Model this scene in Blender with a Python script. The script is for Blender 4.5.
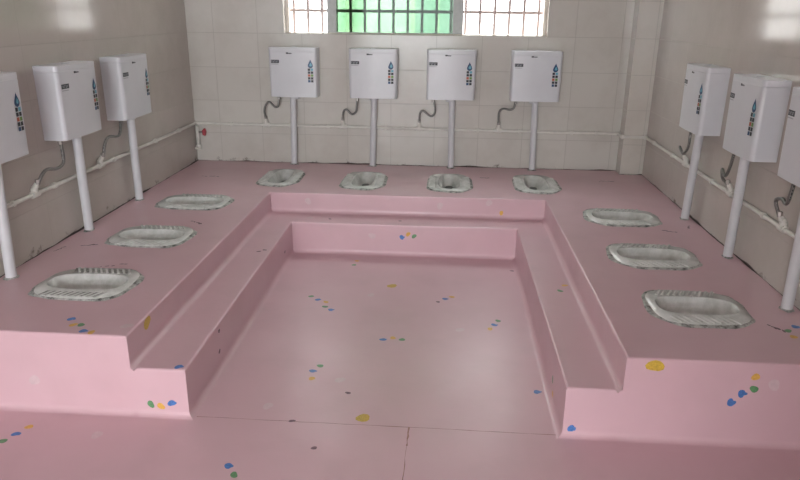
import bpy, bmesh, math, random
from math import sin, cos, pi
from mathutils import Vector, Matrix

for o in list(bpy.data.objects):
    bpy.data.objects.remove(o, do_unlink=True)
SC = bpy.context.scene
COL = SC.collection

# ------------------------------------------------------------ dimensions (m)
H = 1.6                       # eye height above the pit floor
T, M2 = 0.3596, 0.2175        # platform top, step tread
XL, XR, YB = -2.122, 1.5885, 5.5895
YF = 2.34                     # front face of platform and step
YN = -3.2                     # wall behind the camera
ZC = 2.75                     # ceiling
X1F, X1B, XR1B, XR1F, Y1 = -1.244, -1.237, 0.706, 0.714, 4.60
X2F, X2B, XR2B, XR2F, Y2 = -1.018, -1.036, 0.496, 0.500, 4.365

# ------------------------------------------------------------ camera
pitch, roll, yaw, FPX = 0.3281, 0.0111, -0.0665, 675.2132
F = Vector((sin(yaw)*cos(pitch), cos(yaw)*cos(pitch), -sin(pitch)))
R = Vector((cos(yaw), -sin(yaw), 0))
U = R.cross(F)
R2 = R*cos(roll) + U*sin(roll)
U2 = -R*sin(roll) + U*cos(roll)
cd = bpy.data.cameras.new('camera')
cam = bpy.data.objects.new('camera', cd)
COL.objects.link(cam)
cd.sensor_width = 36
cd.lens = FPX/800*36
cd.clip_start = 0.02
mw = Matrix((R2, U2, -F)).transposed().to_4x4()
mw.translation = (0, 0, H)
cam.matrix_world = mw
SC.camera = cam

# ------------------------------------------------------------ light
w = bpy.data.worlds.new('sky')
SC.world = w
w.use_nodes = True
bg = w.node_tree.nodes['Background']
bg.inputs[0].default_value = (0.93, 0.97, 1.0, 1)
bg.inputs[1].default_value = 4.5

def portal(name, loc, rot, sx, sy):
    l = bpy.data.lights.new(name, 'AREA')
    l.shape = 'RECTANGLE'; l.size = sx; l.size_y = sy
    l.cycles.is_portal = True
    o = bpy.data.objects.new(name, l)
    COL.objects.link(o)
    o.location = loc; o.rotation_euler = rot

# back window opening and the doorway / window behind the camera
WX0, WX1, WZ0, WZ1 = -1.324, 0.765, 1.415, 2.40
DX0, DX1, DZ0, DZ1 = -1.85, 0.15, 0.0, 2.6       # doorway behind the camera
NX0, NX1, NZ0, NZ1 = 0.45, 1.25, 1.1, 2.25         # window behind the camera
portal('window_daylight', ((WX0+WX1)/2, YB+0.02, (WZ0+WZ1)/2), (-pi/2, 0, 0), WX1-WX0, WZ1-WZ0)
portal('doorway_daylight', ((DX0+DX1)/2, YN-0.02, (DZ0+DZ1)/2), (pi/2, 0, 0), DX1-DX0, DZ1-DZ0)
portal('near_window_daylight', ((NX0+NX1)/2, YN-0.02, (NZ0+NZ1)/2), (pi/2, 0, 0), NX1-NX0, NZ1-NZ0)

SC.view_settings.view_transform = 'Standard'
SC.view_settings.look = 'None'
SC.view_settings.gamma = 1
SC.view_settings.use_curve_mapping = False
SC.view_settings.exposure = 1.85

# ------------------------------------------------------------ materials
def newmat(name):
    m = bpy.data.materials.new(name)
    m.use_nodes = True
    nt = m.node_tree
    return m, nt, nt.nodes['Principled BSDF']

def ramp(nt, fac, stops):
    r = nt.nodes.new('ShaderNodeValToRGB')
    els = r.color_ramp.elements
    while len(els) < len(stops):
        els.new(0.5)
    for e, (p, c) in zip(els, stops):
        e.position = p
        e.color = (*c, 1)
    nt.links.new(fac, r.inputs[0])
    return r.outputs[0]

def noise(nt, vec, scale, detail=4, rough=0.55):
    n = nt.nodes.new('ShaderNodeTexNoise')
    n.inputs['Scale'].default_value = scale
    n.inputs['Detail'].default_value = detail
    n.inputs['Roughness'].default_value = rough
    if vec is not None:
        nt.links.new(vec, n.inputs['Vector'])
    return n.outputs['Fac']

def mixc(nt, fac, a, b, blend='MIX'):
    m = nt.nodes.new('ShaderNodeMix')
    m.data_type = 'RGBA'; m.blend_type = blend
    for sock, v in ((m.inputs[0], fac), (m.inputs[6], a), (m.inputs[7], b)):
        if hasattr(v, 'links'):
            nt.links.new(v, sock)
        elif isinstance(v, tuple):
            sock.default_value = (*v, 1)
        else:
            sock.default_value = v
    return m.outputs[2]

def bump(nt, b, h, strength, dist=0.002):
    n = nt.nodes.new('ShaderNodeBump')
    n.inputs['Strength'].default_value = strength
    n.inputs['Distance'].default_value = dist
    nt.links.new(h, n.inputs['Height'])
    nt.links.new(n.outputs[0], b.inputs['Normal'])

def plain(name, c, rough=0.5, metal=0.0, var=0.06, scale=30, spec=0.5):
    m, nt, b = newmat(name)
    tc = nt.nodes.new('ShaderNodeTexCoord')
    n = noise(nt, tc.outputs['Object'], scale)
    lo = tuple(max(0, v*(1-var)) for v in c); hi = tuple(min(1, v*(1+var)) for v in c)
    nt.links.new(ramp(nt, n, [(0.3, lo), (0.7, hi)]), b.inputs['Base Color'])
    b.inputs['Roughness'].default_value = rough
    b.inputs['Metallic'].default_value = metal
    b.inputs['Specular IOR Level'].default_value = spec
    return m

def mat_vinyl():
    m, nt, b = newmat('pink_vinyl')
    tc = nt.nodes.new('ShaderNodeTexCoord')
    P = tc.outputs['Object']
    n1 = noise(nt, P, 2.2, 5)
    base = ramp(nt, n1, [(0.3, (0.64, 0.42, 0.46)), (0.7, (0.67, 0.45, 0.49))])
    n2 = noise(nt, P, 4, 3, 0.5)
    dirt = ramp(nt, n2, [(0.50, (0, 0, 0)), (0.80, (0.14, 0.14, 0.14))])
    col = mixc(nt, dirt, base, (0.36, 0.24, 0.24))
    nt.links.new(col, b.inputs['Base Color'])
    r = ramp(nt, noise(nt, P, 3.1, 5), [(0.3, (0.30,)*3), (0.7, (0.40,)*3)])
    nt.links.new(r, b.inputs['Roughness'])
    b.inputs['Specular IOR Level'].default_value = 0.65
    bump(nt, b, noise(nt, P, 7, 3), 0.25, 0.006)
    return m

def mat_tile(name, axis, u0, base, base2, mortar, rough=0.12):
    """glazed tiles 0.361 x 0.27; axis 0: u = x, axis 1: u = y"""
    m, nt, b = newmat(name)
    tc = nt.nodes.new('ShaderNodeTexCoord')
    sep = nt.nodes.new('ShaderNodeSeparateXYZ')
    nt.links.new(tc.outputs['Object'], sep.inputs[0])
    cmb = nt.nodes.new('ShaderNodeCombineXYZ')
    nt.links.new(sep.outputs[axis], cmb.inputs[0])
    nt.links.new(sep.outputs[2], cmb.inputs[1])
    mp = nt.nodes.new('ShaderNodeMapping')
    mp.inputs['Location'].default_value = (-u0, -0.063, 0)
    nt.links.new(cmb.outputs[0], mp.inputs[0])
    br = nt.nodes.new('ShaderNodeTexBrick')
    br.offset = 0
    br.inputs['Scale'].default_value = 1
    br.inputs['Mortar Size'].default_value = 0.0022
    br.inputs['Mortar Smooth'].default_value = 0.3
    br.inputs['Bias'].default_value = 0
    br.inputs['Brick Width'].default_value = 0.361
    br.inputs['Row Height'].default_value = 0.27
    br.inputs['Color1'].default_value = (*base, 1)
    br.inputs['Color2'].default_value = (*base2, 1)
    br.inputs['Mortar'].default_value = (*mortar, 1)
    nt.links.new(mp.outputs[0], br.inputs['Vector'])
    # grime patches and a dirty line low on the wall
    n = noise(nt, tc.outputs['Object'], 2.6, 6, 0.65)
    g = ramp(nt, n, [(0.45, (0, 0, 0)), (0.75, (0.25,)*3)])
    col = mixc(nt, g, br.outputs['Color'], (0.32, 0.27, 0.22))
    mr = nt.nodes.new('ShaderNodeMapRange')
    mr.inputs['From Min'].default_value = T
    mr.inputs['From Max'].default_value = T+0.07
    mr.inputs['To Min'].default_value = 0.07
    mr.inputs['To Max'].default_value = -0.12
    nt.links.new(sep.outputs[2], mr.inputs['Value'])
    ad = nt.nodes.new('ShaderNodeMath'); ad.operation = 'ADD'
    nt.links.new(mr.outputs[0], ad.inputs[0])
    nt.links.new(noise(nt, tc.outputs['Object'], 11, 5, 0.7), ad.inputs[1])
    d = ramp(nt, ad.outputs[0], [(0.60, (0, 0, 0)), (0.72, (0.85,)*3)])
    col = mixc(nt, d, col, (0.10, 0.075, 0.06))
    nt.links.new(col, b.inputs['Base Color'])
    rr = ramp(nt, br.outputs['Fac'], [(0.0, (rough,)*3), (1.0, (0.6,)*3)])
    nt.links.new(rr, b.inputs['Roughness'])
    b.inputs['Specular IOR Level'].default_value = 0.28
    inv = nt.nodes.new('ShaderNodeMath'); inv.operation = 'SUBTRACT'
    inv.inputs[0].default_value = 1.0
    nt.links.new(br.outputs['Fac'], inv.inputs[1])
    bump(nt, b, inv.outputs[0], 0.5, 0.002)
    return m

def mat_cement():
    m, nt, b = newmat('dirty_white_cement')
    tc = nt.nodes.new('ShaderNodeTexCoord')
    n = noise(nt, tc.outputs['Object'], 22, 7, 0.72)
    c = ramp(nt, n, [(0.37, (0.07, 0.07, 0.06)), (0.46, (0.32, 0.32, 0.30)), (0.6, (0.56, 0.56, 0.52))])
    nt.links.new(c, b.inputs['Base Color'])
    b.inputs['Roughness'].default_value = 0.85
    bump(nt, b, n, 0.8, 0.006)
    return m

def mat_ceramic():
    m, nt, b = newmat('worn_ceramic')
    tc = nt.nodes.new('ShaderNodeTexCoord')
    P = tc.outputs['Object']
    n = noise(nt, P, 12, 6, 0.65)
    c = ramp(nt, n, [(0.35, (0.52, 0.535, 0.50)), (0.6, (0.70, 0.705, 0.68))])
    n2 = noise(nt, P, 40, 6, 0.7)
    d = ramp(nt, n2, [(0.63, (0, 0, 0)), (0.76, (0.5,)*3)])
    c = mixc(nt, d, c, (0.22, 0.22, 0.19))
    nt.links.new(c, b.inputs['Base Color'])
    b.inputs['Roughness'].default_value = 0.25
    return m

def mat_hose():
    m, nt, b = newmat('braided_steel')
    tc = nt.nodes.new('ShaderNodeTexCoord')
    wv = nt.nodes.new('ShaderNodeTexWave')
    wv.inputs['Scale'].default_value = 90
    wv.inputs['Distortion'].default_value = 3
    nt.links.new(tc.outputs['Object'], wv.inputs['Vector'])
    nt.links.new(ramp(nt, wv.outputs[0], [(0.2, (0.08, 0.08, 0.08)), (0.8, (0.32, 0.31, 0.29))]), b.inputs['Base Color'])
    b.inputs['Metallic'].default_value = 0.5
    b.inputs['Roughness'].default_value = 0.4
    return m

def mat_glass(name, tint, gloss=0.06, pattern=None):
    m = bpy.data.materials.new(name)
    m.use_nodes = True
    nt = m.node_tree
    nt.nodes.clear()
    out = nt.nodes.new('ShaderNodeOutputMaterial')
    tr = nt.nodes.new('ShaderNodeBsdfTransparent')
    tr.inputs[0].default_value = (*tint, 1)
    if pattern:
        tc = nt.nodes.new('ShaderNodeTexCoord')
        n = noise(nt, tc.outputs['Object'], 3.2, 4)
        nt.links.new(ramp(nt, n, [(0.35, tint), (0.62, pattern)]), tr.inputs[0])
    gl = nt.nodes.new('ShaderNodeBsdfGlossy')
    gl.inputs['Roughness'].default_value = 0.03
    mx = nt.nodes.new('ShaderNodeMixShader')
    mx.inputs[0].default_value = gloss
    nt.links.new(tr.outputs[0], mx.inputs[1])
    nt.links.new(gl.outputs[0], mx.inputs[2])
    nt.links.new(mx.outputs[0], out.inputs[0])
    return m

VINYL = mat_vinyl()
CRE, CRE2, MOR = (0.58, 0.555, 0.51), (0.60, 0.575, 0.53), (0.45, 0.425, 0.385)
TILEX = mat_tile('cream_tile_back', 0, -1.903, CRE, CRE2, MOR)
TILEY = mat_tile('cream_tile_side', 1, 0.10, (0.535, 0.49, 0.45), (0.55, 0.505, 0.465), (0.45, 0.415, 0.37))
TILEP = mat_tile('cream_tile_pilaster', 0, 1.20, (0.60, 0.565, 0.51), (0.60, 0.565, 0.51), MOR)
PAINT = plain('white_ceiling_paint', (0.84, 0.83, 0.81), 0.8, var=0.04, scale=3)
CEMENT = mat_cement()
CERAMIC = mat_ceramic()
GRIME = plain('groove_grime', (0.26, 0.26, 0.24), 0.8, var=0.5, scale=60)
DRAIN = plain('dark_drain', (0.035, 0.035, 0.03), 0.3)
PLAST = plain('white_cistern_plastic', (0.66, 0.67, 0.70), 0.28, var=0.03, scale=6)
PVC = plain('white_pvc_pipe', (0.64, 0.64, 0.66), 0.35, var=0.05, scale=9)
PPR = plain('cream_supply_pipe', (0.70, 0.68, 0.63), 0.45, var=0.08, scale=14)
HOSE = mat_hose()
STEEL = plain('dull_steel_nut', (0.33, 0.31, 0.29), 0.35, 0.8)
RED = plain('red_handle_plastic', (0.50, 0.06, 0.08), 0.4)
INK = plain('label_dark_ink', (0.035, 0.04, 0.05), 0.5)
INKL = plain('label_pale_ink', (0.42, 0.43, 0.45), 0.5)
WHITE = plain('label_white', (0.62, 0.64, 0.67), 0.4)
DROP = plain('label_blue_ink', (0.02, 0.07, 0.17), 0.4)
CYAN = plain('label_cyan_ink', (0.15, 0.42, 0.52), 0.4)
ORNG = plain('label_red_ink', (0.48, 0.12, 0.07), 0.4)
GRN = plain('label_green_ink', (0.16, 0.30, 0.08), 0.4)
D_B = plain('blue_print', (0.075, 0.20, 0.50), 0.35, var=0.25, scale=120)
D_Y = plain('yellow_print', (0.72, 0.42, 0.09), 0.35, var=0.12, scale=120)
D_YD = plain('ochre_print', (0.60, 0.40, 0.06), 0.35, var=0.2, scale=120)
D_G = plain('green_print', (0.13, 0.30, 0.14), 0.35, var=0.25, scale=120)
D_W = plain('faded_white_print', (0.66, 0.50, 0.52), 0.4, var=0.06, scale=60)
D_D = plain('grey_scuff', (0.19, 0.12, 0.14), 0.6, var=0.3, scale=90)
D_S = plain('brown_seam_glue', (0.36, 0.19, 0.16), 0.6, var=0.3, scale=25)
ALU = plain('window_aluminium', (0.27, 0.27, 0.26), 0.4, 0.3)
FRAMEW = plain('window_jamb_paint', (0.66, 0.60, 0.53), 0.6)
BARM = plain('painted_bar', (0.52, 0.42, 0.40), 0.5)
GGREEN = mat_glass('green_film_glass', (0.26, 0.385, 0.285), 0.012, pattern=(0.31, 0.41, 0.325))
CONC = plain('yard_concrete', (0.45, 0.44, 0.42), 0.9, var=0.1, scale=2)
RENDERW = plain('pale_render', (0.75, 0.73, 0.70), 0.9, var=0.05, scale=2)
LEAF = plain('leaf_green', (0.12, 0.22, 0.07), 0.7, var=0.5, scale=6)
BARK = plain('bark', (0.16, 0.12, 0.09), 0.9, var=0.3)
PANEOUT = plain('pale_far_pane', (0.42, 0.44, 0.46), 0.2)
DOORM = plain('door_leaf_paint', (0.45, 0.33, 0.28), 0.5)

# ------------------------------------------------------------ helpers
def link(name, bm, mats, parent=None, smooth=False, loc=None):
    me = bpy.data.meshes.new(name)
    bmesh.ops.recalc_face_normals(bm, faces=bm.faces)
    bm.to_mesh(me); bm.free()
    for m in (mats if isinstance(mats, (list, tuple)) else [mats]):
        me.materials.append(m)
    if smooth:
        for p in me.polygons:
            p.use_smooth = True
    o = bpy.data.objects.new(name, me)
    COL.objects.link(o)
    if parent:
        o.parent = parent
    if loc:
        o.location = loc
    return o

def struct(o):
    o['kind'] = 'structure'
    return o

def tag(o, label, cat, group=None):
    o['label'] = label; o['category'] = cat
    if group:
        o['group'] = group
    return o

def empty(name, loc, rz=0.0):
    o = bpy.data.objects.new(name, None)
    COL.objects.link(o)
    o.empty_display_size = 0.1
    o.location = loc
    o.rotation_euler = (0, 0, rz)
    return o

def box(bm, x0, x1, y0, y1, z0, z1, mi=0, bev=0.0):
    vs = [bm.verts.new(p) for p in ((x0,y0,z0),(x1,y0,z0),(x1,y1,z0),(x0,y1,z0),(x0,y0,z1),(x1,y0,z1),(x1,y1,z1),(x0,y1,z1))]
    fs = [bm.faces.new([vs[i] for i in q]) for q in ((0,3,2,1),(4,5,6,7),(0,1,5,4),(1,2,6,5),(2,3,7,6),(3,0,4,7))]
    for f in fs:
        f.material_index = mi
    if bev:
        es = list({e for f in fs for e in f.edges})
        bmesh.ops.bevel(bm, geom=es, offset=bev, segments=2, affect='EDGES', profile=0.5)
    return vs

def loft(bm, loops, close=True, cap0=False, cap1=False, mi=0):
    rows = [[bm.verts.new(p) for p in L] for L in loops]
    n = len(rows[0])
    rng = range(n) if close else range(n-1)
    for a, b in zip(rows, rows[1:]):
        for i in rng:
            f = bm.faces.new((a[i], a[(i+1) % n], b[(i+1) % n], b[i]))
            f.material_index = mi
    if cap0:
        bm.faces.new(rows[0][::-1]).material_index = mi
    if cap1:
        bm.faces.new(rows[-1]).material_index = mi
    return rows

def tube(bm, pts, r, n=12, cap=True, mi=0, radii=None):
    pts = [Vector(p) for p in pts]
    loops = []
    prev = None
    for i, p in enumerate(pts):
        a = pts[max(0, i-1)]; b = pts[min(len(pts)-1, i+1)]
        t = (b-a).normalized()
        if prev is None:
            s = t.cross(Vector((0, 0, 1)))
            if s.length < 0.1:
                s = t.cross(Vector((0, 1, 0)))
            s.normalize()
        else:
            s = (prev - t*prev.dot(t)).normalized()
        prev = s
        q = t.cross(s)
        rr = radii[i] if radii else r
        loops.append([p + s*cos(2*pi*k/n)*rr + q*sin(2*pi*k/n)*rr for k in range(n)])
    loft(bm, loops, True, cap, cap, mi)

def spline(pts, sub=5):
    P = [Vector(p) for p in pts]
    P = [P[0]*2-P[1]] + P + [P[-1]*2-P[-2]]
    out = []
    for i in range(1, len(P)-2):
        for k in range(sub):
            t = k/sub
            a, b, c, d = P[i-1:i+3]
            out.append(0.5*((2*b)+(c-a)*t+(2*a-5*b+4*c-d)*t*t+(3*b-a-3*c+d)*t**3))
    out.append(P[-2])
    return out

rnd = random.Random(4)
def decal(bm, o, u, v, r, mi, asp=1.0, rot=0.0, lift=0.0007, n=12, seed=None):
    """printed spot: irregular flat patch that lies on a surface"""
    o, u, v = Vector(o), Vector(u), Vector(v)
    nn = u.cross(v)
    ph = rnd.uniform(0, 6)
    vs = []
    for k in range(n):
        a = 2*pi*k/n
        rr = r*(1+0.14*sin(2*a+ph)+0.08*sin(3*a+2*ph))
        x, y = rr*cos(a)*asp, rr*sin(a)
        x, y = x*cos(rot)-y*sin(rot), x*sin(rot)+y*cos(rot)
        vs.append(bm.verts.new(o+u*x+v*y+nn*lift))
    f = bm.faces.new(vs)
    f.material_index = mi

DM = {'b': 1, 'y': 2, 'g': 3, 'w': 4, 'd': 5, 'Y': 6}
DMATS = [VINYL, D_B, D_Y, D_G, D_W, D_D, D_YD, D_S]
def put(bm, key, o, u, v):
    if key == 'Y':
        decal(bm, o, u, v, 0.026, 6, 1.25, 0)
    elif key == 'w':
        decal(bm, o, u, v, 0.022, 4, 1.1, rnd.uniform(0, 3))
    elif key == 'd':
        decal(bm, o, u, v, 0.009, 5, 1.5, rnd.uniform(-0.6, 0.6))
    else:
        decal(bm, o, u, v, 0.0145, DM[key], 1.15, rnd.uniform(0, 3))
        if key == 'b':
            # two-lobed spots
            decal(bm, Vector(o)+Vector(u)*0.012, u, v, 0.008, DM[key], 1.2, 0, 0.001)

# ------------------------------------------------------------ floor, step, platform
def miter(poly, closed=False):
    """outward (right-hand side of travel) miter vectors of an open polyline"""
    n = len(poly); out = []
    def nrm(a, b):
        d = (Vector(b)-Vector(a)).normalized()
        return Vector((d.y, -d.x))
    for i in range(n):
        if i == 0: out.append(nrm(poly[0], poly[1]))
        elif i == n-1: out.append(nrm(poly[-2], poly[-1]))
        else:
            a, b = nrm(poly[i-1], poly[i]), nrm(poly[i], poly[i+1])
            m = (a+b).normalized()
            out.append(m/m.dot(a))
    return out

def profile(z0, z1, r=0.009, c=0.026):
    P = [(-r, z1)]
    for k in range(1, 4):
        a = pi/2*k/3
        P.append((-r+r*sin(a), z1-r+r*cos(a)))
    for k in range(0, 6):
        a = pi/2*k/5
        P.append((c-c*cos(a), z0+c-c*sin(a)))
    return P

def strip(bm, poly, mits, prof):
    loops = [[(p[0]+m.x*d, p[1]+m.y*d, z) for p, m in zip(poly, mits)] for d, z in prof]
    rows = loft(bm, loops, close=False)
    return rows[0]

RISER_R = 0.009
full1 = [(XL, YF), (X1F, YF), (X1B, Y1), (XR1B, Y1), (XR1F, YF), (XR, YF)]
m1 = miter(full1)
full2 = [(X1F, YF), (X2F, YF), (X2B, Y2), (XR2B, Y2), (XR2F, YF), (XR1F, YF)]
m2 = miter(full2)

def sup(a, b, k, n, e=2.8, cx=0, cy=0):
    t = 2*pi*k/n
    c, s = cos(t), sin(t)
    return (cx+a*math.copysign(abs(c)**(2/e), c), cy+b*math.copysign(abs(s)**(2/e), s))

# toilets: centre x, y, half width (across), half length, rotation
PANS = [
    (-1.665, 2.845, pi/2, 0.205, 0.232), (-1.66, 3.555, pi/2, 0.203, 0.232), (-1.675, 4.285, pi/2, 0.198, 0.245),
    (-1.262, 5.045, 0, 0.165, 0.285), (-0.615, 5.02, 0, 0.178, 0.285), (0.036, 5.02, 0, 0.178, 0.290), (0.688, 5.055, 0, 0.180, 0.290),
    (1.138, 4.22, -pi/2, 0.200, 0.238), (1.132, 3.50, -pi/2, 0.205, 0.238), (1.135, 2.83, -pi/2, 0.205, 0.222),
]
A0, B0 = 0.185, 0.260      # pan built at this half width / half length, cement included

bm = bmesh.new()
# upper platform: front faces to the floor, inner risers to the tread
i0 = strip(bm, full1[:2], m1[:2], profile(0, T))
i1 = strip(bm, full1[1:5], m1[1:5], profile(M2, T))
i2 = strip(bm, full1[4:], m1[4:], profile(0, T))
top = []
for p, m in zip(full1, m1):
    top.append(bm.verts.new((p[0]-m.x*RISER_R, p[1]-m.y*RISER_R, T)))
top.append(bm.verts.new((XR, YB, T)))
top.append(bm.verts.new((XL, YB, T)))
edges = [bm.edges.new((top[i], top[(i+1) % len(top)])) for i in range(len(top))]
for (cx, cy, rz, a, b) in PANS:
    n = 32
    ring = []
    for k in range(n):
        x, y = sup(a*0.86, b*0.90, k, n, 3.0)
        x, y = x*cos(rz)-y*sin(rz), x*sin(rz)+y*cos(rz)
        ring.append(bm.verts.new((cx+x, cy+y, T)))
    edges += [bm.edges.new((ring[i], ring[(i+1) % n])) for i in range(n)]
bmesh.ops.triangle_fill(bm, edges=edges, use_beauty=True, use_dissolve=False)
bmesh.ops.remove_doubles(bm, verts=bm.verts, dist=0.00005)
bmesh.ops.recalc_face_normals(bm, faces=bm.faces)
X, Y, Z = Vector((1,0,0)), Vector((0,1,0)), Vector((0,0,1))
for c, x, y in [('b',-1.543,2.471),('y',-1.505,2.418),('g',-1.473,2.421),('b',-1.437,2.369),('y',-1.398,2.36),('g',1.439,2.632),('b',1.486,2.674),('y',1.436,2.577),('w',-1.282,2.429)]:
    put(bm, c, (x, y, T), X, Y)
for c, x, z in [('w',-1.66,0.14),('y',1.198,0.301),('g',1.201,0.249),('b',1.158,0.227),('b',1.124,0.186),('w',1.271,0.27),('Y',0.822,0.330)]:
    put(bm, c, (x, YF, z), X, Z)
for c, x, z in [('w',-0.968,0.302),('w',0.316,0.326),('w',-0.026,0.294),('y',0.406,0.255)]:
    put(bm, c, (x, Y1, z), X, Z)
for c, y, z in [('d',3.208,0.328),('d',3.233,0.272),('Y',2.525,0.330)]:
    put(bm, c, (X1F+0.0012, y, z), Y, Z)
def scuff(bm, x, y, L, rot, seed):
    q = random.Random(seed)
    for k in range(5):
        t = (k-2)/4*L
        decal(bm, (x+t*cos(rot)+q.uniform(-.004, .004), y+t*sin(rot)+q.uniform(-.008, .008), T), X, Y, q.uniform(.003, .0065), 5, q.uniform(1.5, 3.2), rot+q.uniform(-.7, .7))
for k, (x, y, L, a) in enumerate([(-1.94, 3.37, .07, .3), (-1.50, 3.84, .08, -.5), (-1.66, 3.09, .13, .5), (-1.82, 5.025, .12, 0), (1.25, 5.20, .10, 0), (1.36, 3.96, .06, -.3), (0.31, 5.21, .06, 0), (1.40, 2.66, .06, -1), (-2.06, 3.30, .08, 1.4), (1.50, 4.05, .05, 1.2)]):
    scuff(bm, x, y, L, a, k)
def link_raw(name, bm, mats):
    me = bpy.data.meshes.new(name); bm.to_mesh(me); bm.free()
    for m in mats: me.materials.append(m)
    o = bpy.data.objects.new(name, me); COL.objects.link(o)
    return o
plat = struct(link_raw('floor_raised_platform', bm, DMATS))

# middle step
bm = bmesh.new()
strip(bm, full2, m2, profile(0, M2))
b1 = []
for p, m in zip(full2, m2):
    b1.append(bm.verts.new((p[0]-m.x*RISER_R, p[1]-m.y*RISER_R, M2)))
b2 = [bm.verts.new((x, y, M2)) for x, y in full1[1:5]]
ii = [0, 1, 2, 3, 4, 5]
inner = [b2[0], b1[1], b1[2], b1[3], b1[4], b2[3]]
b1[0].co = (X1F, YF+RISER_R, M2); b1[5].co = (XR1F, YF+RISER_R, M2)
bm.faces.new((b1[0], b1[1], b1[2], b2[1]))
bm.faces.new((b2[1], b1[2], b1[3], b2[2]))
bm.faces.new((b2[2], b1[3], b1[4], b1[5]))
bmesh.ops.delete(bm, geom=[b2[0], b2[3]], context='VERTS')
bmesh.ops.remove_doubles(bm, verts=bm.verts, dist=0.00005)
bmesh.ops.recalc_face_normals(bm, faces=bm.faces)
for c, x, y in [('b',-1.055,2.365),('d',-1.1,3.753),('d',-1.072,3.782),('y',0.658,3.389),('g',0.622,3.311),('d',-0.787,4.456),('d',-0.298,4.46),('w',-0.93,4.47)]:
    put(bm, c, (x, y, M2), X, Y)
for c, x, z in [('g',-1.177,0.052),('y',-1.135,0.045),('b',-1.089,0.062),('b',0.532,0.034)]:
    put(bm, c, (x, YF, z), X, Z)
for c, x, z in [('b',-0.28,0.131),('y',-0.236,0.154),('g',-0.195,0.141),('w',-0.483,0.135)]:
    put(bm, c, (x, Y2, z), X, Z)
for c, y, z in [('d',2.763,0.183),('d',2.747,0.086),('d',4.118,0.086)]:
    t = (y-YF)/(Y2-YF)
    put(bm, c, (X2F+(X2B-X2F)*t+0.001, y, z), Y, Z)
for c, y, z in [('y',2.60,0.030),('g',2.63,0.085)]:
    t = (y-YF)/(Y2-YF)
    put(bm, c, (XR2F+(XR2B-XR2F)*t-0.001, y, z), -Y, Z)
struct(link_raw('floor_step', bm, DMATS))

# pit and near floor
bm = bmesh.new()
f = bm.faces.new([bm.verts.new(p) for p in ((XL, YN, 0), (XR, YN, 0), (XR, YB, 0), (XL, YB, 0))])
for c, x, y in [('b',-1.655,2.166),('y',-1.632,2.216),('g',-1.677,2.118),('w',-1.336,2.187),('b',-0.763,2.043),('g',-0.726,1.995),('g',-0.76,3.61),('b',-0.714,3.566),('y',-0.66,3.538),('g',-0.654,3.473),('b',-0.615,3.434),('y',-0.57,4.224),('g',-0.579,4.147),('Y',-0.3,3.813),('w',-0.413,3.664),('b',-0.289,3.1),('y',-0.239,3.123),('g',-0.191,3.108),('g',-0.559,2.804),('b',-0.586,2.754),('y',-0.576,2.687),('d',-0.394,2.579),('w',-0.446,2.685),('w',-0.718,2.447),('Y',-0.305,2.393),('d',-0.592,2.347),('b',0.025,3.646),('d',-0.015,3.599),('y',0.066,3.679),('y',0.267,3.273),('b',0.291,3.324),('g',0.316,3.376),('w',0.107,3.247),('d',-0.468,2.176),('d',0.457,4.139),('b',0.44,2.66)]:
    put(bm, c, (x, y, 0), X, Y)
# welded seams of the sheet
def seam(bm, a, b, wd, mi=7, lift=0.0004, n=24):
    a, b = Vector(a), Vector(b)
    d = (b-a).normalized(); s = Vector((-d.y, d.x, 0))
    L, Rr = [], []
    for k in range(n+1):
        p = a.lerp(b, k/n) + Vector((0, 0, lift))
        ww = wd*rnd.uniform(0.25, 1.0)
        off = s*rnd.uniform(-0.0015, 0.0015)
        L.append(bm.verts.new(p+off+s*ww/2)); Rr.append(bm.verts.new(p+off-s*ww/2))
    for k in range(n):
        q = bm.faces.new((L[k], Rr[k], Rr[k+1], L[k+1])); q.material_index = mi
seam(bm, (-0.99, 2.345, 0), (0.49, 2.342, 0), 0.0045)
seam(bm, (-0.113, 2.34, 0), (-0.118, 1.4, 0), 0.0035)
seam(bm, (-0.111, 2.345, 0), (-0.1135, 2.22, 0), 0.008, n=8, lift=0.0006)
struct(link_raw('floor', bm, DMATS))

# ------------------------------------------------------------ room shell
TH = 0.2
def wall_with_hole(name, x0, x1, y0, y1, z0, z1, holes, mat):
    """wall along x with rectangular openings, one mesh"""
    bm = bmesh.new()
    xs = sorted({x0, x1, *[h[0] for h in holes], *[h[1] for h in holes]})
    for a, b in zip(xs, xs[1:]):
        hs = sorted([h for h in holes if h[0] <= a+1e-6 and h[1] >= b-1e-6], key=lambda h: h[2])
        z = z0
        for h in hs:
            if h[2] > z+1e-6:
                box(bm, a, b, y0, y1, z, h[2])
            z = h[3]
        box(bm, a, b, y0, y1, z, z1)
    bmesh.ops.remove_doubles(bm, verts=bm.verts, dist=1e-5)
    # drop the faces buried between neighbouring pieces
    seen = {}
    for f in bm.faces:
        seen.setdefault(tuple(round(c, 4) for c in f.calc_center_median()), []).append(f)
    bmesh.ops.delete(bm, geom=[f for fs in seen.values() if len(fs) > 1 for f in fs], context='FACES_ONLY')
    return struct(link(name, bm, mat))

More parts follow.
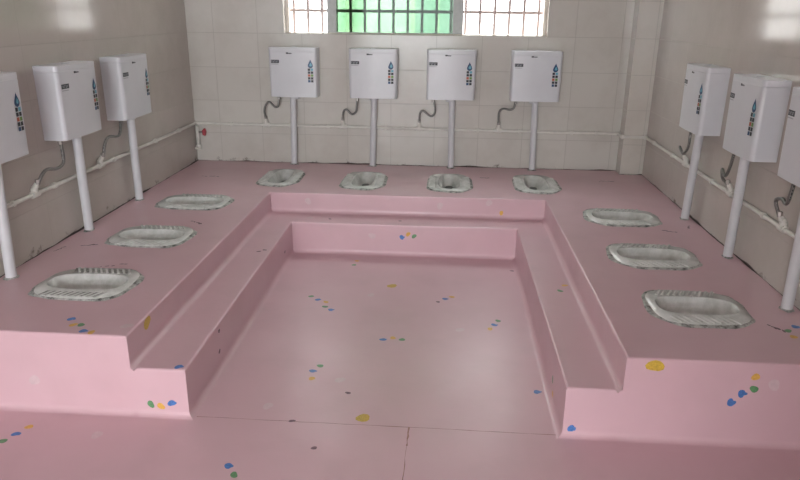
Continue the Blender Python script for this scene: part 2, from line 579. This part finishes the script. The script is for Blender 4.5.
wall_with_hole('wall_back', XL-TH, XR+TH, YB, YB+TH, 0, ZC, [(WX0, WX1, WZ0, WZ1)], TILEX)
wall_with_hole('wall_front', XL-TH, XR+TH, YN-TH, YN, 0, ZC, [(DX0, DX1, DZ0, DZ1), (NX0, NX1, NZ0, NZ1)], PAINT)
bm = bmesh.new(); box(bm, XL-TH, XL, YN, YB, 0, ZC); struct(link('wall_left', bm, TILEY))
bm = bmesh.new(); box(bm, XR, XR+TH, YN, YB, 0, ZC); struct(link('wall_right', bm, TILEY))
bm = bmesh.new(); box(bm, XL-TH, XR+TH, YN-TH, YB+TH, ZC, ZC+0.15); struct(link('ceiling', bm, PAINT))
bm = bmesh.new(); box(bm, 0.35, XR, -0.5, -0.3, 0, ZC); struct(link('wall_light_blocker', bm, PAINT))  # unseen stub added behind the camera to shade the platform's right front face
PX, PY = 1.410, 5.455
bm = bmesh.new(); box(bm, PX, XR, PY, YB, T, ZC); struct(link('wall_pilaster', bm, TILEP))

# grime line where the vinyl meets the tiles
bm = bmesh.new()
def grime(bm, a, b, up, out, n=90):
    a, b, out = Vector(a), Vector(b), Vector(out)
    r = random.Random(7)
    A, B, C = [], [], []
    hs = 0.004; ws = 0.003
    for k in range(n+1):
        p = a.lerp(b, k/n)
        hs = max(0.0015, min(0.013, hs+r.uniform(-0.004, 0.004)))
        ws = max(0.001, min(0.009, ws+r.uniform(-0.003, 0.003)))
        A.append(bm.verts.new(p+out*0.0008+Vector((0, 0, hs))))
        B.append(bm.verts.new(p+out*0.0012+Vector((0, 0, 0.0012))))
        C.append(bm.verts.new(p+out*(0.001+ws)+Vector((0, 0, 0.0008))))
    for k in range(n):
        bm.faces.new((A[k], B[k], B[k+1], A[k+1]))
        bm.faces.new((B[k], C[k], C[k+1], B[k+1]))
grime(bm, (XL, YF, T), (XL, YB, T), Z, X)
grime(bm, (XL, YB, T), (PX, YB, T), Z, -Y)
grime(bm, (PX, PY, T), (XR, PY, T), Z, -Y, 12)
grime(bm, (XR, PY, T), (XR, YF, T), Z, -X)
struct(link('trim_1', bm, plain('black_grime', (0.085, 0.06, 0.055), 0.9, var=0.5, scale=40)))

# ------------------------------------------------------------ window in the back wall
def window_parts(root_name, x0, x1, z0, z1, yw, sgn):
    """sgn=+1: outdoors is +y"""
    bm = bmesh.new()
    ya, yb = sorted((yw+sgn*0.07, yw+sgn*0.13))
    box(bm, x0, x0+0.028, ya, yb, z0, z1)
    box(bm, x1-0.028, x1, ya, yb, z0, z1)
    box(bm, x0, x1, ya, yb, z0, z0+0.006)
    box(bm, x0, x1, ya, yb, z1-0.035, z1)
    return struct(link(root_name, bm, FRAMEW))

win = window_parts('window_1', WX0, WX1, WZ0, WZ1, YB, 1)
def sash(x0, x1, y, lw, rw, name='window_sash'):
    bm = bmesh.new()
    box(bm, x0, x0+lw, y-0.012, y+0.012, WZ0+0.006, WZ1-0.036)
    box(bm, x1-rw, x1, y-0.012, y+0.012, WZ0+0.006, WZ1-0.036)
    box(bm, x0+lw, x1-rw, y-0.012, y+0.012, WZ0+0.006, WZ0+0.012)
    box(bm, x0+lw, x1-rw, y-0.012, y+0.012, WZ1-0.07, WZ1-0.036)
    s = link(name, bm, ALU, win)
    bm = bmesh.new()
    box(bm, x0+lw, x1-rw, y-0.003, y+0.003, WZ0+0.012, WZ1-0.07)
    link('pane', bm, GGREEN, s)
sash(-0.985, -0.44, YB+0.088, 0.075, 0.004)
sash(-0.446, 0.108, YB+0.114, 0.004, 0.085)
# grille
gr = empty('window_grille', ((WX0+WX1)/2, YB+0.165, WZ0))
tag(gr, 'painted metal security grille of upright bars outside the high window', 'window grille')
x = -1.272
gx0 = (WX0+WX1)/2
while x < 0.76:
    bm = bmesh.new()
    box(bm, x-0.0105-gx0, x+0.0105-gx0, -0.009, 0.009, 0, WZ1-WZ0)
    link('upright_bar', bm, BARM, gr)
    x += 0.1165
for zz in (0.175, 0.55, 0.93):
    bm = bmesh.new()
    box(bm, WX0-gx0, WX1-gx0, -0.011, 0.011, zz-0.012, zz+0.012)
    link('cross_bar', bm, BARM, gr)

# window and doorway behind the camera
win2 = window_parts('window_2', NX0, NX1, NZ0, NZ1, YN, -1)
bm = bmesh.new()
box(bm, DX0, DX0+0.05, YN-0.2, YN, 0, DZ1); box(bm, DX1-0.05, DX1, YN-0.2, YN, 0, DZ1); box(bm, DX0+0.05, DX1-0.05, YN-0.2, YN, DZ1-0.05, DZ1)
struct(link('door_1', bm, DOORM))

# yard outside
bm = bmesh.new()
box(bm, -14, 14, YB+TH, 22, -0.1, -0.02); box(bm, -14, 14, -16, YN-TH, -0.1, -0.02)
struct(link('ground_yard', bm, CONC))
nb = empty('neighbouring_building', (0, 12.0, -0.02))
tag(nb, 'pale building glimpsed through the bars of the high window', 'building')
bm = bmesh.new(); box(bm, -12, 12, 0, 4, 0, 7); link('wall', bm, RENDERW, nb)
for xx in (-9.5, -6.2, -3.1, -0.2, 2.9, 6.0, 9.2):
    bm = bmesh.new()
    box(bm, xx-0.45, xx+0.45, -0.03, 0.0, 0.9, 2.3)
    f_ = link('window', bm, FRAMEW, nb)
    bm = bmesh.new(); box(bm, xx-0.38, xx-0.03, -0.045, -0.03, 0.97, 2.23); box(bm, xx+0.03, xx+0.38, -0.045, -0.03, 0.97, 2.23)
    link('pane', bm, PANEOUT, f_)
    bm = bmesh.new(); tube(bm, [(xx+1.4, -0.08, 0), (xx+1.4, -0.08, 6.9)], 0.06, 10); link('rainwater_pipe', bm, FRAMEW, nb)

# ------------------------------------------------------------ squat toilets
PAN_LBL = [
    'oval ceramic squat toilet nearest the front on the left arm of the pink platform',
    'ceramic squat toilet, middle one of three on the left arm of the platform',
    'narrow-looking ceramic squat toilet at the far end of the left arm of the platform',
    'small ceramic squat toilet at the left end of the back row under the high window',
    'ceramic squat toilet second from the left in the back row of the pink platform',
    'ceramic squat toilet second from the right in the back row of the pink platform',
    'ceramic squat toilet at the right end of the back row of the pink platform',
    'narrow-looking ceramic squat toilet at the far end of the right arm of the platform',
    'ceramic squat toilet, middle one of three on the right arm of the platform',
    'large grooved ceramic squat toilet nearest the front on the right arm of the platform',
]
def make_pan():
    t = empty('squat_toilet', (0, 0, 0))
    n = 48
    # outline: blunt pit end (-y), slightly pointed wall end (+y)
    def loop(a, b, z, e=3.3, cy=0.0, taper=0.05):
        L = []
        for k in range(n):
            x, y = sup(a, b, k, n, e)
            L.append((x*(1-taper*y/b), y+cy, z))
        return L
    bm = bmesh.new()
    loops = [loop(.164, .240, -.004), loop(.166, .242, .004), loop(.162, .238, .009), loop(.098, .214, .0105, 3.0),
             loop(.090, .208, .0135, 3.0), loop(.086, .203, .0135, 3.0), loop(.081, .198, .008, 3.0)]
    for a, b, z in ((.076, .190, -.004), (.062, .172, -.020), (.058, .167, -.022), (.055, .164, -.027), (.051, .158, -.045), (.040, .145, -.052), (.020, .100, -.056)):
        L = []
        for (x, y, zz) in loop(a, b, z, 2.8):
            L.append((x, y, z - 0.035*max(0, y/0.19)**1.5*(1 if z < -.02 else 0.2)))
        loops.append(L)
    loft(bm, loops, True, False, True)
    link('bowl', bm, CERAMIC, t, smooth=True)
    # drain at the wall end
    bm = bmesh.new()
    loft(bm, [[(0.030*cos(2*pi*k/20), 0.085+0.034*sin(2*pi*k/20), z) for k in range(20)] for z in (-0.068, -0.056)], True, True, True)
    link('drain_hole', bm, DRAIN, t)
    # ribbed foot rests along both sides
    for s in (-1, 1):
        bm = bmesh.new()
        for k in range(10):
            y0 = -0.170+k*0.0315
            p0 = Vector((s*0.103, y0, 0.0110)); p1 = Vector((s*0.156, y0+0.036, 0.0100))
            d = (p1-p0).normalized(); q = Vector((-d.y, d.x, 0))*0.0088
            lo = [p0-q, p1-q, p1+q, p0+q]
            hi = [v+Vector((0, 0, 0.0026)) for v in (p0-q*0.5, p1-q*0.5, p1+q*0.5, p0+q*0.5)]
            loft(bm, [[v-Vector((0, 0, 0.002)) for v in lo], hi], True, True, True)
        fr = link('ribbed_foot_rest', bm, CERAMIC, t)
        bm = bmesh.new()
        loft(bm, [[(s*0.106, -0.155, 0.0113), (s*0.106, 0.145, 0.0113)], [(s*0.150, -0.135, 0.0109), (s*0.150, 0.163, 0.0109)]], close=False)
        link('grimy_grooves', bm, GRIME, fr)
    # uneven cement bedding round the rim
    bm = bmesh.new()
    rr = random.Random(11)
    wob = [rr.uniform(-1, 1) for _ in range(n)]
    wob = [(wob[i-1]+2*wob[i]+wob[(i+1) % n])/4 for i in range(n)]
    O = loop(.183, .258, 0.0006, 3.0); O2 = loop(.176, .252, .0045, 3.0); I = loop(.163, .239, .0065, 3.3); I2 = loop(.160, .236, -.004, 3.3)
    O = [(x*(1+.075*w), y*(1+.055*w), z) for (x, y, z), w in zip(O, wob)]
    O2 = [(x*(1+.05*w), y*(1+.04*w), z+.001*w) for (x, y, z), w in zip(O2, wob)]
    loft(bm, [O, O2, I, I2])
    link('cement_bedding', bm, CEMENT, t)
    return t
pan0 = make_pan()
for i, (cx, cy, rz, a, b) in enumerate(PANS):
    if i == 0:
        p = pan0
    else:
        p = pan0.copy(); COL.objects.link(p)
        for ch in pan0.children:
            c = ch.copy(); COL.objects.link(c); c.parent = p
    p.location = (cx, cy, T); p.rotation_euler = (0, 0, rz)
    p.scale = (a/A0, b/B0, 1)
    tag(p, PAN_LBL[i], 'squat toilet', 'squat toilets let into the pink platform')

# ------------------------------------------------------------ cisterns
CW, CD, CZ0, CZ1 = 0.380, 0.132, 0.925-T, 1.310-T
def plan(hw, d, r=0.022, bow=0.006, n=6, back=0.0):
    """plan outline, wall side at y=0, front towards -y"""
    P = [(-hw, -back), (-hw, -(d-r-bow))]
    for k in range(1, n+1):
        a = pi/2*k/n
        P.append((-hw+r-r*cos(a), -(d-r-bow)-r*sin(a)))
    for k in range(1, 8):
        t = k/8
        P.append((-hw+r+(2*hw-2*r)*t, -(d-bow)-bow*sin(pi*t)))
    for k in range(n, -1, -1):
        a = pi/2*k/n
        P.append((hw-r+r*cos(a), -(d-r-bow)-r*sin(a)))
    P.append((hw, -back))
    return P
def body(bm, z0, z1, hw0, d0, hw1, d1, e=0.006):
    def L(hw, d, z): return [(x, y, z) for x, y in plan(hw, d)]
    loft(bm, [L(hw0-e, d0-e, z0), L(hw0-e*0.3, d0-e*0.3, z0+e*0.35), L(hw0, d0, z0+e), L(hw1, d1, z1-e), L(hw1-e*0.3, d1-e*0.3, z1-e*0.35), L(hw1-e, d1-e, z1)], True, True, True)
def front_y(x, hw, d, bow=0.006, r=0.022):
    t = (x+hw-r)/(2*hw-2*r)
    return -(d-bow)-bow*sin(pi*max(0, min(1, t)))
def patch(bm, x0, x1, z0, z1, mi=0, lift=0.0008, d=CD):
    """printed patch following the front of the tank"""
    hw = CW/2
    n = 4
    a = [bm.verts.new((x0+(x1-x0)*k/n, front_y(x0+(x1-x0)*k/n, hw, d)-lift, z0)) for k in range(n+1)]
    b = [bm.verts.new((x0+(x1-x0)*k/n, front_y(x0+(x1-x0)*k/n, hw, d)-lift, z1)) for k in range(n+1)]
    for k in range(n):
        bm.faces.new((a[k], a[k+1], b[k+1], b[k])).material_index = mi

def make_cistern():
    t = empty('toilet_cistern', (0, 0, 0))
    bm = bmesh.new()
    body(bm, CZ0, CZ1-0.0304, CW/2-0.003, CD-0.003, CW/2, CD, 0.002)
    b = link('tank', bm, PLAST, t, smooth=False)
    bm = bmesh.new()
    body(bm, CZ1-0.0300, CZ1, CW/2, CD, CW/2, CD, 0.002)
    lid = link('lid', bm, PLAST, t)
    bm = bmesh.new()
    tube(bm, [(0, -0.065, CZ1-0.001), (0, -0.065, CZ1+0.004)], 0.022, 20)
    link('flush_button', bm, PLAST, lid)
    # dark brand label with pale marks, upper left of the front
    bm = bmesh.new()
    patch(bm, -0.176+0.006, -0.176+0.070, CZ1-0.118, CZ1-0.094)
    lab = link('brand_label', bm, [INK, INKL], t)
    bm = bmesh.new()
    for k in range(5):
        x0 = -0.167+k*0.0115
        patch(bm, x0, x0+0.0022, CZ1-0.113, CZ1-0.100, 0, 0.0014)
        patch(bm, x0+0.0022, x0+0.0075, CZ1-0.113 if k % 2 else CZ1-0.103, CZ1-0.110 if k % 2 else CZ1-0.100, 0, 0.0014)
        if k in (1, 3):
            patch(bm, x0+0.0053, x0+0.0075, CZ1-0.113, CZ1-0.100, 0, 0.0014)
    link('label_lettering', bm, INKL, lab)
    bm = bmesh.new()
    patch(bm, -0.168, -0.112, CZ1-0.1295, CZ1-0.1245)
    link('label_small_print', bm, INKL, lab)
    # small dark emblem near the top edge
    bm = bmesh.new()
    for (x0, x1, z0, z1) in ((-0.048, -0.030, 0, 0.011), (-0.030, -0.026, 0.002, 0.007), (-0.026, -0.016, 0, 0.008), (-0.014, -0.006, 0, 0.008), (-0.004, 0.000, 0.002, 0.006)):
        patch(bm, x0, x1, CZ1-0.047+z0, CZ1-0.047+z1)
    link('maker_emblem', bm, INK, t)
    # tall sticker on the right: blue drop above a double column of small squares
    sx = 0.140; sz = CZ1-0.105
    bm = bmesh.new()
    hw = CW/2
    prof = []
    for k in range(24):
        a = 2*pi*k/24
        r = 0.020
        x = r*sin(a)*(1 if cos(a) < 0 else (1-cos(a)**1.3*0.85))
        z = -r*0.9+(r*cos(a) if cos(a) < 0 else r*2.3*cos(a))
        prof.append((x, z))
    vs = [bm.verts.new((sx+x, front_y(sx+x, hw, CD)-0.0012, sz-0.012+z)) for x, z in prof]
    bm.faces.new(vs)
    drop = link('water_drop_sticker', bm, DROP, t)
    bm = bmesh.new()
    vs = [bm.verts.new((sx+0.003+x*0.5, front_y(sx+x, hw, CD)-0.0020, sz-0.019+z*0.45)) for x, z in prof]
    bm.faces.new(vs)
    link('drop_highlight', bm, CYAN, drop)
    bm = bmesh.new()
    cols = [(0, 0), (1, 0), (2, 1), (0, 0), (0, 3), (3, 0), (1, 0), (0, 0), (4, 4)]
    zt = sz-0.052
    cs = [(0, 4), (0, 0), (2, 3), (0, 0), (1, 0)]
    for r_, (cl, cr_) in enumerate(cs):
        z1 = zt-r_*0.0225; z0 = z1-0.0185
        patch(bm, sx-0.021, sx-0.002, z0, z1, cl, 0.0012)
        patch(bm, sx+0.002, sx+0.021, z0, z1, cr_, 0.0012)
    link('symbol_sticker', bm, [INK, DROP, ORNG, GRN, CYAN], t)
    # outlet nut
    bm = bmesh.new()
    tube(bm, [(0, -0.056, CZ0-0.020), (0, -0.056, CZ0+0.002)], 0.033, 8)
    link('outlet_nut', bm, PVC, t)
    return t

# (wall, along-wall centre, pipe foot offset, pipe head offset, hose pts (along, z), label)
CIST = [
 ('B', -1.236, -0.034, -0.022, [(-1.374,0.930),(-1.383,0.851),(-1.412,0.834),(-1.452,0.869),(-1.479,0.863),(-1.503,0.808),(-1.500,0.735)], 'white plastic cistern at the left end of the back wall row below the window'),
 ('B', -0.594, -0.012, 0.002, [(-0.729,0.930),(-0.734,0.864),(-0.741,0.810),(-0.776,0.788),(-0.817,0.822),(-0.845,0.808),(-0.855,0.735)], 'white plastic cistern second from the left on the back wall'),
 ('B', 0.024, 0.024, 0.015, [(-0.111,0.930),(-0.096,0.850),(-0.103,0.802),(-0.135,0.787),(-0.190,0.827),(-0.217,0.807),(-0.223,0.730)], 'white plastic cistern third from the left on the back wall'),
 ('B', 0.690, 0.028, 0.012, [(0.549,0.930),(0.538,0.868),(0.507,0.849),(0.451,0.856),(0.421,0.823),(0.425,0.725)], 'white plastic cistern at the right end of the back wall row, near the pilaster'),
 ('L', 2.895, -0.010, 0.020, [(2.77,0.93),(2.76,0.85),(2.70,0.82),(2.64,0.80),(2.62,0.735)], 'white cistern cut by the left edge of the photo, on the left wall'),
 ('L', 3.615, 0.015, 0.02, [(3.468,0.930),(3.475,0.805),(3.405,0.780),(3.311,0.795),(3.255,0.774),(3.237,0.735)], 'white cistern in the middle of the left tiled wall, dark label on its front'),
 ('L', 4.312, -0.005, 0.0, [(4.177,0.930),(4.133,0.832),(4.003,0.844),(3.945,0.816),(3.929,0.735)], 'white cistern farthest along the left tiled wall, closest to the back corner'),
 ('R', 4.215, 0.020, -0.020, [(4.36,0.93),(4.358,0.80),(4.44,0.743),(4.512,0.77),(4.47,0.725)], 'white cistern farthest along the right tiled wall, close to the pilaster'),
 ('R', 3.495, 0.035, 0.030, [(3.66,0.93),(3.698,0.802),(3.739,0.758),(3.785,0.785),(3.765,0.74),(3.721,0.715)], 'white cistern in the middle of the right tiled wall with a coloured sticker'),
 ('R', 2.860, -0.005, 0.000, [(3.00,0.93),(3.030,0.801),(3.080,0.806),(3.134,0.782),(3.106,0.715)], 'white cistern cut by the right edge of the photo, on the right wall'),
]
cist0 = make_cistern()
kids0 = list(cist0.children)
VALVES = []
for i, (wl, c, pf, ph, hose, lbl) in enumerate(CIST):
    if i == 0:
        t = cist0
    else:
        t = cist0.copy(); COL.objects.link(t)
        for ch in kids0:
            q = ch.copy(); COL.objects.link(q); q.parent = t
            for g in ch.children:
                h = g.copy(); COL.objects.link(h); h.parent = q
    if wl == 'B':
        t.location = (c, YB, T); rz = 0; s = 1
    elif wl == 'L':
        t.location = (XL, c, T); rz = pi/2; s = 1
    else:
        t.location = (XR, c, T); rz = -pi/2; s = -1
    t.rotation_euler = (0, 0, rz)
    sx = {'B': 1.02, 'L': 1.06, 'R': 0.98}[wl]
    t.scale = (sx, 1, 1)
    tag(t, lbl, 'toilet cistern', 'wall-hung toilet cisterns')
    pf *= s/sx; ph *= s/sx
    bm = bmesh.new()
    tube(bm, [(pf, -0.055, 0.000), (pf+(ph-pf)*0.5, -0.055, CZ0/2), (ph, -0.056, CZ0-0.004)], 0.0245, 24)
    fp = link('flush_pipe', bm, PVC, t, smooth=True)
    fp.modifiers.new('edge', 'EDGE_SPLIT').split_angle = 1.0
    bm = bmesh.new()
    rr = random.Random(i)
    L0, L1 = [], []
    for k in range(20):
        a = 2*pi*k/20; r = 0.034+rr.uniform(-0.005, 0.009)
        L0.append((pf+r*cos(a), -0.055+r*0.8*sin(a), 0.0006)); L1.append((pf+0.0248*cos(a), -0.055+0.0248*sin(a), 0.008))
    loft(bm, [L0, L1])
    link('cement_collar', bm, CEMENT, fp)
    # braided hose from the tank bottom to the valve on the supply pipe
    pts = [((a-c)*s/sx, -0.055, z-T) for a, z in hose]
    pts[0] = (pts[0][0], -0.055, CZ0+0.002)
    pts[-1] = (pts[-1][0], -0.040, pts[-1][2])
    VALVES.append((wl, hose[-1][0]))
    bm = bmesh.new()
    sp = spline(pts, 6)
    tube(bm, sp, 0.0088, 10)
    hs = link('braided_water_hose', bm, HOSE, t, smooth=True)
    bm = bmesh.new()
    p = Vector(pts[0]); tube(bm, [p-Vector((0, 0, 0.030)), p-Vector((0, 0, 0.004))], 0.0125, 6)
    link('hose_nut', bm, STEEL, hs)
    bm = bmesh.new()
    p = Vector(pts[-1]); tube(bm, [p, p+Vector((0, 0, 0.024))], 0.012, 6)
    link('hose_nut', bm, STEEL, hs)

# ------------------------------------------------------------ cold water supply pipe round three walls
ZP = 0.681
OFF, RP = 0.0145, 0.0110
sup_root = empty('water_supply_pipe', (XL+OFF, YB-OFF, ZP))
tag(sup_root, 'thin cream water pipe running low round all three tiled walls', 'water pipe')
def w2l(p):
    return Vector(p)-Vector((XL+OFF, YB-OFF, ZP))
def seg(name, pts, r, mat, n=14, parent=sup_root, smooth=True, radii=None):
    bm = bmesh.new()
    tube(bm, [w2l(p) for p in pts], r, n, radii=radii)
    o = link(name, bm, mat, parent, smooth=smooth)
    if smooth:
        o.modifiers.new('edge', 'EDGE_SPLIT').split_angle = 0.9
    return o
ZB1 = 0.668
seg('pipe_run', [(XL+OFF, 1.9, ZP), (XL+OFF, YB-OFF, ZP)], RP, PPR)
seg('pipe_run', [(XL+OFF, YB-OFF, ZP), (PX-OFF, YB-OFF, ZB1)], RP, PPR)
seg('pipe_run', [(PX-OFF, YB-OFF, ZB1), (PX-OFF, PY-OFF, ZB1)], RP, PPR)
seg('pipe_run', [(PX-OFF, PY-OFF, ZB1), (XR-OFF, PY-OFF, ZB1)], RP, PPR)
seg('pipe_run', [(XR-OFF, PY-OFF, ZB1), (XR-OFF, 1.9, 0.655)], RP, PPR)
for (x, y, z) in ((XL+OFF, YB-OFF, ZP), (PX-OFF, YB-OFF, ZB1), (PX-OFF, PY-OFF, ZB1), (XR-OFF, PY-OFF, ZB1)):
    bm = bmesh.new()
    bmesh.ops.create_uvsphere(bm, u_segments=16, v_segments=10, radius=0.0185)
    bmesh.ops.translate(bm, verts=bm.verts, vec=w2l((x, y, z)))
    link('pipe_elbow', bm, PPR, sup_root, smooth=True)
def zrun(wl, a):
    if wl == 'B': return ZP+(ZB1-ZP)*(a-XL)/(PX-XL)
    if wl == 'L': return ZP
    return ZB1+(0.655-ZB1)*(PY-a)/(PY-1.9)
for (wl, a) in VALVES:
    z = zrun(wl, a)
    if wl == 'B':   c, d, o = Vector((a, YB-OFF, z)), X, -Y
    elif wl == 'L': c, d, o = Vector((XL+OFF, a, z)), Y, X
    else:           c, d, o = Vector((XR-OFF, a, z)), Y, -X
    bm = bmesh.new()
    tube(bm, [w2l(c-d*0.028), w2l(c+d*0.028)], 0.0185, 14)
    tube(bm, [w2l(c), w2l(c+Z*0.032)], 0.0175, 14)
    tube(bm, [w2l(c+Z*0.030), w2l(c+Z*0.042+o*0.012)], 0.0150, 12)
    tube(bm, [w2l(c+Z*0.038+o*0.014), w2l(c+Z*0.060+o*0.018)], 0.0115, 12)
    link('tee_valve', bm, PPR, sup_root)
# pipe clips
for wl, aa in (('B', (-1.80, -1.30, -0.98, -0.50, -0.36, 0.26, 0.60, 1.02, 1.22)), ('L', (2.45, 3.05, 3.42, 4.10, 4.75, 5.2)), ('R', (2.5, 3.3, 4.0, 4.75, 5.2))):
    for a in aa:
        z = zrun(wl, a)
        if wl == 'B':   c, d = Vector((a, YB-OFF, z)), X
        elif wl == 'L': c, d = Vector((XL+OFF, a, z)), Y
        else:           c, d = Vector((XR-OFF, a, z)), Y
        bm = bmesh.new()
        tube(bm, [w2l(c-d*0.010), w2l(c+d*0.010)], 0.0165, 12)
        out = {'B': Y, 'L': -X, 'R': X}[wl]
        p, q = c+out*0.004, c+out*0.0140
        tube(bm, [w2l(p), w2l(q)], 0.011, 8)
        link('pipe_clip', bm, PPR, sup_root)

# stop tap on a short drop in the left back corner
tp = empty('stop_tap', (XL+0.030, YB-0.03, 0.49))
tag(tp, 'short white pipe drop with a red tap handle in the left back corner', 'tap')
bm = bmesh.new()
tube(bm, [(0, 0, 0.0), (-0.004, 0, 0.172)], 0.0145, 14)
link('drop_pipe', bm, PPR, tp, smooth=True)
bm = bmesh.new()
tube(bm, [(0, -0.002, -0.026), (0, -0.002, 0.012)], 0.021, 14)
tube(bm, [(0, -0.012, -0.012), (-0.010, -0.045, -0.012)], 0.012, 12)
link('spout_cap', bm, PPR, tp)
bm = bmesh.new()
tube(bm, [(0.000, 0, 0.118), (0.050, -0.004, 0.118)], 0.009, 12)
link('valve_stem', bm, STEEL, tp)
bm = bmesh.new()
L = []
for (xx, r) in ((0.046, 0.012), (0.048, 0.026), (0.056, 0.030), (0.066, 0.028), (0.070, 0.014)):
    L.append([(xx, -0.004+r*(1+0.12*cos(5*2*pi*k/30))*cos(2*pi*k/30), 0.118+r*(1+0.12*cos(5*2*pi*k/30))*sin(2*pi*k/30)) for k in range(30)])
loft(bm, L, True, True, True)
link('red_handle', bm, RED, tp, smooth=True)
